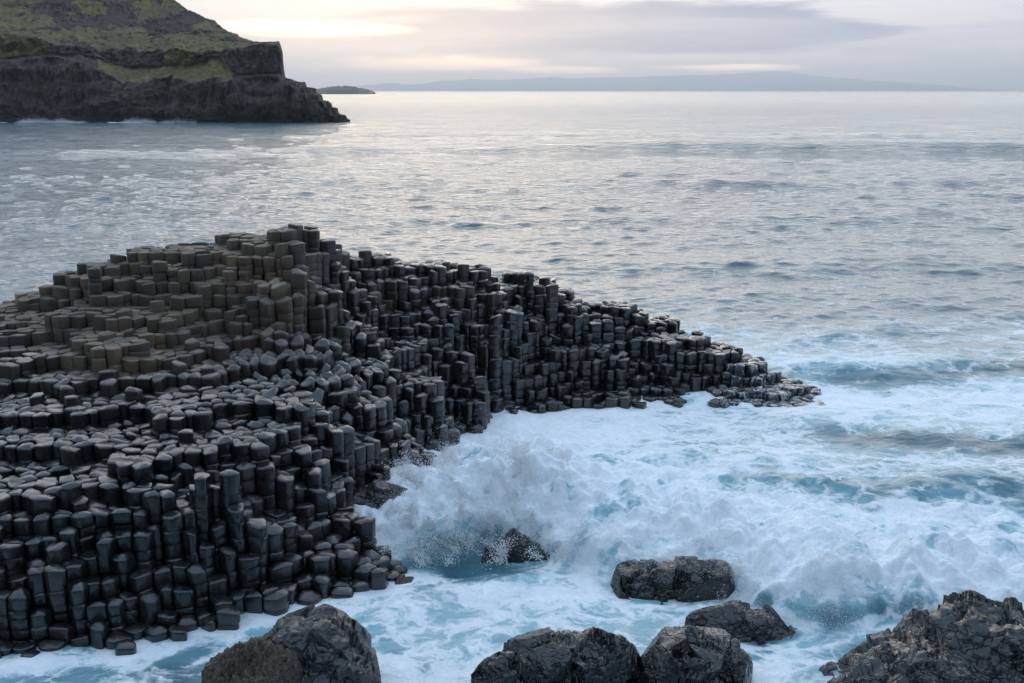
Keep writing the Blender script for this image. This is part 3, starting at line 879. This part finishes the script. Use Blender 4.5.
def build_column(i):
    nb = nbs[i]
    poly = cell_poly(i, nb, rng.uniform(.001, .007))
    c = poly.mean(0)
    w = wet_c[i]
    k = len(poly)
    rd = (.042 + .045 * w + .08 * slump[i]) * rng.uniform(.8, 1.25)
    # rounded corners: three points each
    ring = []
    for a in range(k):
        p0, p, p1 = poly[a - 1], poly[a], poly[(a + 1) % k]
        e0 = (p0 - p) * min(.42, rd * .55 / max(np.linalg.norm(p0 - p), 1e-6))
        e1 = (p1 - p) * min(.42, rd * .55 / max(np.linalg.norm(p1 - p), 1e-6))
        ring += [p + e0, p + (e0 + e1) * .28, p + e1]
    ring = np.array(ring) - c
    m = len(ring)
    top = hc[i]
    lows = [hc[j] if j in nbs else -.4 for j in nb]
    low = min(lows) if lows else 0
    b = (.019 + .030 * w * rng.uniform(.3, 1.3) + .04 * slump[i]) * rng.uniform(.7, 1.3)
    dome = rng.normal(.0, .014) + .010 * w + .03 * slump[i]
    tx, ty = rng.normal(0, .04 + .12 * slump[i] + .02 * w, 2)
    lz = [(0.0, dome + .012), (.5, dome + .006), (1 - b / .23 * 1.05, 0.0), (1 - b / .23 * .45, -b * .22), (.985, -b * .62), (1.0, -b * 1.25)]
    zs = [(s, top + z, 1.0, 0.0, 0.0) for s, z in lz]
    # joints
    z = top - b * 1.25
    stop = max(low - .45, -.7)
    ox = oy = 0.0
    sc = 1.0
    first = rng.uniform(.16, .40)
    while z - first > stop:
        z -= first
        g = rng.uniform(.018, .042) * (1 + .4 * w)
        zs.append((sc, z + .035, .6, ox, oy))
        zs.append((sc * (1 - g), z + .012, .4, ox, oy))
        zs.append((sc * (1 - g * 1.9), z, .3, ox, oy))
        ox, oy = rng.normal(0, .011, 2)
        sc = rng.uniform(.95, 1.0)
        zs.append((sc * (1 - g), z - .014, .3, ox, oy))
        zs.append((sc, z - .045, .3, ox, oy))
        first = rng.uniform(.15, .38)
    zs.append((sc, -.8, 0, ox, oy))
    r = len(zs)
    V = np.empty((1 + (r - 1) * m, 3))
    leanx, leany = rng.normal(0, .012 + .05 * slump[i], 2)
    for a, (s, zz, tl, px, py) in enumerate(zs):
        hx = leanx * (zz - top) ; hy = leany * (zz - top)
        if a == 0:
            V[0] = (c[0], c[1], zz)
            continue
        o0 = 1 + (a - 1) * m
        V[o0:o0 + m, 0] = c[0] + ring[:, 0] * s + px + hx * .3
        V[o0:o0 + m, 1] = c[1] + ring[:, 1] * s + py + hy * .3
        V[o0:o0 + m, 2] = zz + (tl * (tx * ring[:, 0] + ty * ring[:, 1]) * 1.4 if zz > -.5 else 0)
    wob = pn(V[:, 0] * 3.1 + i, V[:, 1] * 3.1, V[:, 2] * 2.2)
    wob2 = pn(V[:, 0] * 7 + i, V[:, 1] * 7, V[:, 2] * 6)
    dirs = V[:, :2] - c
    ln = np.maximum(np.linalg.norm(dirs, axis=1), .02)
    V[:, :2] += dirs / ln[:, None] * ((wob * .022 + wob2 * .010) * (1 + slump[i]) * np.minimum(ln / .15, 1))[:, None]
    V[:, 2] += .014 * wob2 * (V[:, 2] > top - .1) * (.4 + w)
    tri, quad = topo(m, r - 1)
    col_data[i] = dict(V=V, tri=tri, quad=quad, c=c, k=k, top=top, low=low, w=w, tone=tone_c[i], tilt=math.hypot(tx, ty), dome=dome,
                       area=.5 * abs(np.dot(poly[:, 0], np.roll(poly[:, 1], -1)) - np.dot(poly[:, 1], np.roll(poly[:, 0], -1))))


for i in idx:
    build_column(int(i))

# which columns show largest in the photograph: cast a grid of sight lines
ids = list(col_data)
allv, allf, owner = [], [], []
off = 0
for i in ids:
    d = col_data[i]
    allv.append(d['V'])
    allf += (d['tri'] + off).tolist() + (d['quad'] + off).tolist()
    owner += [i] * (len(d['tri']) + len(d['quad']))
    off += len(d['V'])
AV = np.concatenate(allv)
bvh = BVHTree.FromPolygons(AV.tolist(), allf)
hits = {}
cloc = Vector((0, 0, H))
for py in np.arange(222, 668, 2.0):
    for px in np.arange(0, 850, 2.0):
        x, y, z = ray(px, py)
        r_ = bvh.ray_cast(cloc, Vector((x, y, z)).normalized(), 80)
        if r_[2] is not None:
            h_ = hits.setdefault(owner[r_[2]], [0, 0.0, 0.0])
            h_[0] += 1; h_[1] += px; h_[2] += py
rank = sorted(hits, key=lambda i: -hits[i][0])
ONE = set(rank[:300])


def column_mesh(name, ids_, origin=(0, 0, 0)):
    v, l, s, at = [], [], [], {'tone': [], 'wet': [], 'foamy': []}
    o = 0
    for i in ids_:
        d = col_data[i]
        v.append(d['V'] - np.array(origin))
        l.append((d['tri'] + o).ravel()); s.append(np.full(len(d['tri']), 3))
        l.append((d['quad'] + o).ravel()); s.append(np.full(len(d['quad']), 4))
        n = len(d['V']); o += n
        at['tone'].append(np.full(n, d['tone'])); at['foamy'].append(np.full(n, tipf[i]))
        at['wet'].append(np.clip(d['w'] + .25 * sstep(d['top'] - d['V'][:, 2], .3, 1.6), 0, 1))
    return mesh_from(name, np.concatenate(v), np.concatenate(l), np.concatenate(s), M_BASALT, {k: np.concatenate(a) for k, a in at.items()})


def zone(px, py):
    if px >= 575: return 'on the arm reaching seaward'
    if py > 500 and px > 262: return 'on the low wet steps'
    if py > 555: return "at the near wall's %s foot" % ('left' if px < 130 else 'right')
    if py > 478 and px <= 262: return "high on near wall's %s" % ('left' if px < 130 else 'right')
    if py <= 330 and 215 <= px < 345: return "in the crest's tall cluster"
    if py <= 335 and px >= 345: return 'on the ridge beyond the crest'
    if py <= 390 and px < 300: return 'on the dry stepped slope' if py < 350 else 'low on the dry slope'
    if px < 300: return "on the flat terrace's %s" % ('left' if px < 110 else 'middle' if px < 210 else 'right')
    if px < 480: return 'on the %s cove slope' % ('upper' if py < 410 else 'lower')
    return "at the cove's back edge"


sides = {3: 'three-sided', 4: 'four-sided', 5: 'five-sided', 6: 'six-sided', 7: 'seven-sided', 8: 'eight-sided'}
desc = {}
for i in rank[:300]:
    d = col_data[i]
    n_, sx_, sy_ = hits[i]
    ex = d['top'] - max(d['low'], 0)
    size = 'tall' if ex > .75 else 'short' if ex < .3 else 'broad' if d['area'] > .122 else 'slim' if d['area'] < .104 else 'stout'
    tint = 'black' if d['w'] > .75 else 'brownish' if d['tone'] > .55 else 'grey'
    topf = 'tilted' if d['tilt'] > .07 else 'domed' if d['dome'] > .016 else 'hollow' if d['dome'] < -.012 else 'flat'
    desc[i] = ['%s %s %s column with %s top %s' % (size, tint, sides[d['k']], topf, zone(sx_ / n_, sy_ / n_)), sx_ / n_]
alike = {}
for i, (t, px) in desc.items():
    alike.setdefault(t, []).append((px, i))
nth_words = ['', 'second', 'third', 'fourth', 'fifth', 'sixth', 'seventh', 'eighth', 'ninth', 'tenth', 'eleventh', 'twelfth', 'thirteenth', 'fourteenth', 'fifteenth', 'sixteenth', 'seventeenth', 'eighteenth', 'nineteenth', 'twentieth', 'twenty-first', 'twenty-second', 'twenty-third', 'twenty-fourth', 'twenty-fifth']
print('most alike', max(len(v) for v in alike.values()))
label = {}
for t, mem in alike.items():
    mem.sort()
    for k, (px, i) in enumerate(mem):
        label[i] = t if len(mem) == 1 else t + (', leftmost' if k == 0 else ', rightmost' if k == len(mem) - 1 else ', ' + nth_words[k] + ' from left')
for i in rank[:300]:
    d = col_data[i]
    og = (d['c'][0], d['c'][1], 0.0)
    o = obj('basalt_column', column_mesh('basalt_column', [i], og), og)
    tag(o, label[i], 'basalt column', 'basalt columns of the causeway', 'thing')
rest = obj('basalt_columns', column_mesh('basalt_columns', [i for i in ids if i not in ONE]))
tag(rest, 'packed dark basalt columns rising to the crest of the causeway', 'basalt columns', None, 'stuff')
print('columns', len(ids), 'visible', len(hits))

m_pool, N = new_mat('still_water')
N.n('ShaderNodeOutputMaterial', {'Surface': N.n('ShaderNodeBsdfPrincipled', {'Base Color': (.02, .025, .03, 1), 'Roughness': .02, 'IOR': 1.333}).outputs[0]})
ang = np.linspace(0, 2 * math.pi, 28, endpoint=False)
pr_ = .29 + .03 * np.sin(ang * 3 + 1) + .02 * np.sin(ang * 5)
pv = np.concatenate([np.stack([pr_ * np.cos(ang), pr_ * np.sin(ang), 0 * ang], 1), np.stack([.8 * pr_ * np.cos(ang), .8 * pr_ * np.sin(ang), 0 * ang - .05], 1)])
pf = list(range(28)) + [q for k in range(28) for q in (28 + k, 28 + (k + 1) % 28, (k + 1) % 28, k)] + list(range(55, 27, -1))
po = obj('rain_pool', mesh_from('rain_pool', pv, pf, [28] + [4] * 28 + [28], m_pool, smooth=False), (float(C[pool_i, 0]), float(C[pool_i, 1]), pool_z))
tag(po, 'small pool of still water shining on a sunken column top', 'pool')

# ------------------------------------------------------------------ boulders
MB_DARK = make_boulder('wet_boulder', (.006, .006, .007), (.017, .015, .015), .86)
MB_SMOOTH = make_boulder('smooth_boulder', (.012, .012, .014), (.032, .030, .030), .68, 1.6)
MB_BROWN = make_boulder('rough_boulder', (.085, .064, .046), (.17, .135, .098), .2, 6.0)


def worley_facets(x, y, z, size, slope):
    """blocky relief: every cell of a jittered lattice is one tilted plane"""
    X_, Y_, Z_ = x / size, y / size, z / size
    ix, iy_, iz = (np.floor(a).astype(np.int64) for a in (X_, Y_, Z_))
    bd = np.full(x.shape, 1e9); val = np.zeros(x.shape)
    for a in (-1, 0, 1):
        for b in (-1, 0, 1):
            for c in (-1, 0, 1):
                cx, cy, cz = ix + a, iy_ + b, iz + c
                h = _perm[_perm[_perm[cx & 255] + (cy & 255)] + (cz & 255)]
                j = _grad[h]; g = _grad[(h * 7 + 31) & 255]
                ex, ey, ez = X_ - (cx + .5 + .45 * j[..., 0]), Y_ - (cy + .5 + .45 * j[..., 1]), Z_ - (cz + .5 + .45 * j[..., 2])
                d = ex * ex + ey * ey + ez * ez
                k = d < bd
                bd = np.where(k, d, bd)
                val = np.where(k, (g[..., 0] * ex + g[..., 1] * ey + g[..., 2] * ez) * slope + .12 * g[..., 2], val)
    return val * size


def boulder(name, prof, py_base, depth_w, mat, label, seed=0, amp=.16, facet=.5, strata=0.0, cat='boulder', group=None, fine=.05, planes=30, squar=.7):
    """prof: the rock's outline as (px, py) points; py_base: where its front meets the water; depth_w: half its depth in metres"""
    pr = np.array(prof, float)
    pr[:, 1] += 7
    _, yb = at_z(512, py_base, -.1)
    Yc = yb + depth_w
    px = np.linspace(pr[0, 0], pr[-1, 0], 240)
    py = np.interp(px, pr[:, 0], pr[:, 1])
    xs, zt = at_y(px, py, Yc)
    zt = np.maximum(zt, -.5)
    foot = -.6
    nth = 150
    th = np.linspace(-.02 * math.pi, 1.02 * math.pi, nth)
    t = np.linspace(-1, 1, len(xs))
    wv = depth_w * np.clip(1 - np.abs(t) ** 3.0, 0.02, 1) ** .5
    cx = np.cos(th); sx = np.sin(th)
    pc = np.sign(cx) * np.abs(cx) ** squar
    ps = np.sign(sx) * np.abs(sx) ** .85
    P = np.empty((nth, len(xs), 3))
    P[..., 0] = xs[None, :]
    P[..., 1] = Yc - pc[:, None] * wv[None, :]
    P[..., 2] = foot + (zt - foot)[None, :] * ps[:, None]
    s = seed * 13.7
    x, y, z = P[..., 0], P[..., 1], P[..., 2]
    big = fbm(x * .9 + s, y * .9, z * .9, 2, .5)
    rid = fbm(x * 1.7 + s, y * 1.7, z * 2.2, 5, .55, mode=1)
    fin = fbm(x * 6 + s, y * 6, z * 6, 4, .6, mode=1)
    # blocky facets: steps of a slowly varying field
    fq = pn(x * 1.3 + s, y * 1.3, z * 1.5 + 3)
    ft = np.round(fq * 5) / 5 - fq
    st = np.abs(((z + .25 * big + .08 * x) * 5.5) % 1 - .5) if strata else 0
    disp = amp * (.9 * big + .3 * (rid - .6)) + fine * .28 * (fin - .5) + strata * (st - .25)
    wd = worley_facets(x + s, y, z * 1.25, .60, .75) * 1.0 + worley_facets(x - s, y + 3, z * 1.3, .25, .6) * .8 + worley_facets(x + 5 + s, y - s, z * 1.2, .10, .5) * .25
    disp = disp + facet * wd
    n = np.stack([.25 * np.broadcast_to(t[None, :], x.shape), -pc[:, None] * .9 + 0 * x, ps[:, None] + 0 * x], -1)
    n /= np.linalg.norm(n, axis=-1, keepdims=True)
    P += n * disp[..., None]
    br = np.random.default_rng(seed + 100)
    cen = np.array([xs.mean(), Yc, zt.max() * .35])
    ext = np.array([(xs[-1] - xs[0]) / 2, depth_w, zt.max() * .75 + .1])
    for _ in range(planes):
        nv = br.normal(size=3); nv[2] = abs(nv[2]) * .9; nv /= np.linalg.norm(nv)
        sup = np.sqrt(((nv * ext) ** 2).sum())
        offp = sup * br.uniform(.76, .98)
        e = (P - cen) @ nv - offp
        P -= np.maximum(e, 0)[..., None] * nv * .9
    fin2 = fbm(P[..., 0] * 9 + s, P[..., 1] * 9, P[..., 2] * 9, 3, .6)
    P += n * (fine * .15 * fin2)[..., None]
    o0 = np.array([xs.mean(), Yc, 0])
    q = grid_faces(nth, len(xs))
    me = mesh_from(name, (P - o0).reshape(-1, 3), q.ravel(), np.full(len(q), 4), mat)
    o = obj(name, me, tuple(o0))
    tag(o, label, cat, group or 'wet boulders in the surf')
    return o


boulder('boulder', [(188, 690), (198, 670), (210, 655), (224, 648), (240, 648), (262, 641), (284, 643), (302, 654), (312, 668), (320, 690)], 735, .55, MB_BROWN,
        'rough brownish rock with a knobbly surface in front of the smooth dark rock', 1, .10, .12, fine=.42)
boulder('boulder', [(242, 690), (250, 652), (262, 638), (283, 618), (305, 608), (322, 605), (338, 611), (356, 630), (372, 650), (384, 670), (392, 695)], 725, .9, MB_SMOOTH,
        'tall smooth dark rock with a pointed hump behind the rough brown rock', 2, .14, .5, fine=.05)
boulder('boulder', [(458, 690), (466, 672), (478, 655), (494, 650), (512, 655), (530, 664), (548, 676), (566, 695)], 720, .45, MB_DARK,
        'low jagged wet rock leaning on the front of a larger flat-topped rock', 3, .12, .8, fine=.08)
boulder('boulder', [(484, 690), (492, 660), (500, 642), (520, 626), (545, 626), (575, 628), (600, 632), (622, 637), (636, 655), (650, 668), (658, 690)], 712, .8, MB_DARK,
        'broad wet black rock with a sloping flat top and cracked face', 4, .15, .8, fine=.07)
boulder('boulder', [(628, 690), (634, 660), (640, 638), (655, 630), (690, 629), (715, 631), (730, 644), (742, 655), (752, 668), (760, 695)], 710, .7, MB_DARK,
        'round blocky wet black rock beside the broad sloping rock', 5, .14, .8, fine=.08)
boulder('boulder', [(676, 640), (684, 612), (694, 602), (722, 601), (745, 603), (765, 608), (780, 618), (798, 630), (815, 648)], 645, .45, MB_DARK,
        'low smooth wet rock lying between the flat rock and the breaking wave', 6, .10, .3, fine=.04)
boulder('boulder', [(602, 592), (608, 574), (622, 564), (632, 558), (660, 559), (690, 557), (720, 558), (735, 562), (742, 575), (750, 600)], 607, .75, MB_DARK,
        'flat-topped layered dark rock with white water bursting at its end', 7, .12, .7, strata=.10, fine=.07)
boulder('boulder', [(806, 696), (812, 690), (834, 672), (856, 662), (872, 657), (890, 650), (915, 633), (935, 622), (960, 612), (985, 607), (1005, 610), (1030, 616), (1070, 632), (1120, 690)], 735, 1.3, MB_DARK,
        'largest wet black rock at the right edge with a rugged ridge', 8, .13, .6, fine=.06, planes=9)
boulder('boulder', [(474, 562), (484, 545), (496, 536), (508, 526), (514, 522), (522, 531), (538, 540), (550, 552), (556, 562)], 566, .35, MB_DARK,
        'small dark rock half buried in the splashing white wave', 9, .12, .35, fine=.07)
boulder('boulder', [(382, 594), (388, 580), (398, 572), (412, 572), (424, 580), (432, 594)], 592, .3, MB_BROWN,
        'small brownish stone at the end of the low column steps', 10, .03, .12, fine=.02)
boulder('boulder', [(340, 545), (346, 505), (356, 484), (376, 476), (398, 478), (410, 490), (416, 520), (420, 545)], 536, .6, MB_SMOOTH,
        'smooth dark ledge of rock below the columns at the edge of the surge', 11, .12, .35, strata=.08, fine=.04)

# ------------------------------------------------------------------ spray
def surface_pts(n):
    a = rng.random(n)
    seg = np.array([np.hypot(*(FRONT_W[k + 1, :2] - FRONT_W[k, :2])) for k in range(len(FRONT_W) - 1)])
    cum = np.concatenate([[0], np.cumsum(seg)]); L = cum[-1]
    s = a * L
    x = np.interp(s, cum, FRONT_W[:, 0]); y = np.interp(s, cum, FRONT_W[:, 1])
    return x, y


def tetra(P, r, name, label):
    n = len(P)
    T = np.array([(1, 1, 1), (-1, -1, 1), (-1, 1, -1), (1, -1, -1)], float)
    rot = rng.normal(size=(n, 3, 3))
    qv, _ = np.linalg.qr(rot)
    V = P[:, None, :] + np.einsum('nij,kj->nki', qv, T) * r[:, None, None] * .75
    f = np.array([(0, 1, 2), (0, 3, 1), (0, 2, 3), (1, 3, 2)])
    Fa = (f[None] + 4 * np.arange(n)[:, None, None]).reshape(-1, 3)
    o = obj(name, mesh_from(name, V.reshape(-1, 3), Fa.ravel(), np.full(len(Fa), 3), M_SPRAY))
    tag(o, label, 'spray', kind='stuff')
    return o


n = 300000
x, y = surface_pts(n)
d = rng.gamma(1.6, .7, n) - .02
y2 = y + d
hb, dd, hh = bore(x, y2)
zs = hb + hb * .26 * fbm(x * 1.15, y2 * 1.15, hb * .5, 2, .42, mode=2)
lift = rng.exponential(.14, n) * (hh + .2)
cl = pn(x * 1.3, y2 * 1.3, zs + lift * .8) + .5 * pn(x * 3.3, y2 * 3.3, (zs + lift) * 3)
ok = rng.random(n) < sstep(cl, -.25, .45) * np.clip(hh * 1.1, 0, 1)
Pn = np.stack([x - .1 * lift, y2 - .45 * np.exp(-np.maximum(d, 0)) - .2 * lift, np.maximum(zs, .05) + lift - .04], 1)[ok]
# the plume thrown up against the columns
m2 = 200000
pl = np.array([(420, 545, .6), (425, 530, .9), (428, 510, 1.0), (435, 500, 1.0), (445, 490, 1.0), (460, 475, .9), (475, 462, .8), (490, 450, .9), (520, 460, .8), (560, 480, .6), (440, 530, .9), (500, 520, .9), (752, 588, .6), (760, 560, .4)])
kx = rng.integers(0, len(pl), m2)
gx_, gy_ = at_z(pl[kx, 0], pl[kx, 1], .3)
P2 = np.stack([gx_ + rng.normal(0, .55, m2), gy_ + rng.normal(0, .55, m2), .1 + np.abs(rng.normal(0, .55, m2)) * pl[kx, 2]], 1)
cl = pn(P2[:, 0] * 1.2, P2[:, 1] * 1.2, P2[:, 2] * 1.2) + .5 * pn(P2[:, 0] * 3.1, P2[:, 1] * 3.1, P2[:, 2] * 3.1)
P2 = P2[rng.random(m2) < sstep(cl, .0, .5)]
PP = np.concatenate([Pn, P2])
rr = np.clip(np.exp(rng.normal(math.log(.0038), .40, len(PP))), .002, .012)

# fingers of water flung up where the surge meets the rock
jets = []
for _ in range(150):
    jx, jy = at_z(rng.uniform(405, 570), rng.uniform(455, 545), .6)
    hb_, dd_, hh_ = bore(np.array([jx]), np.array([jy]))
    m_ = int(rng.integers(120, 420))
    t_ = rng.random(m_) ** .75
    L_ = rng.uniform(.25, .95)
    vx, vy, vz = rng.normal(-.25, .45), rng.normal(-.1, .35), 1.0
    sd = (.015 + .07 * t_)
    jets.append(np.stack([jx + vx * L_ * t_ + rng.normal(0, 1, m_) * sd, jy + vy * L_ * t_ + rng.normal(0, 1, m_) * sd,
                          max(.15, float(hb_[0])) + vz * L_ * t_ - .45 * L_ * t_ ** 2 + rng.normal(0, 1, m_) * sd], 1))
jets = np.concatenate(jets)
PP = np.concatenate([PP, jets]); rr = np.concatenate([rr, np.clip(np.exp(rng.normal(math.log(.0065), .45, len(jets))), .003, .018)])
n3 = 22000
hx = rng.uniform(-175, -60, n3); hn = fbm(hx * .09, hx * 0, hx * 0 + 2.5, 3)
hy = HD - 7 + 4 * pn(hx * .06, hx * 0, hx * 0) - np.abs(rng.normal(0, 3.0, n3)); hz_ = np.abs(rng.normal(0, .5, n3)) * (.3 + sstep(hn, 0, .6))
kh = rng.random(n3) < sstep(hn, -.1, .45) * sstep(-hx, 85, 125)
PP = np.concatenate([PP, np.stack([hx, hy, hz_], 1)[kh]]); rr = np.concatenate([rr, rng.uniform(.025, .08, int(kh.sum()))])
tetra(PP, rr, 'sea_spray', 'fine white spray thrown up by the breaking wave')
print('droplets', len(PP), 'sea verts', len(verts))
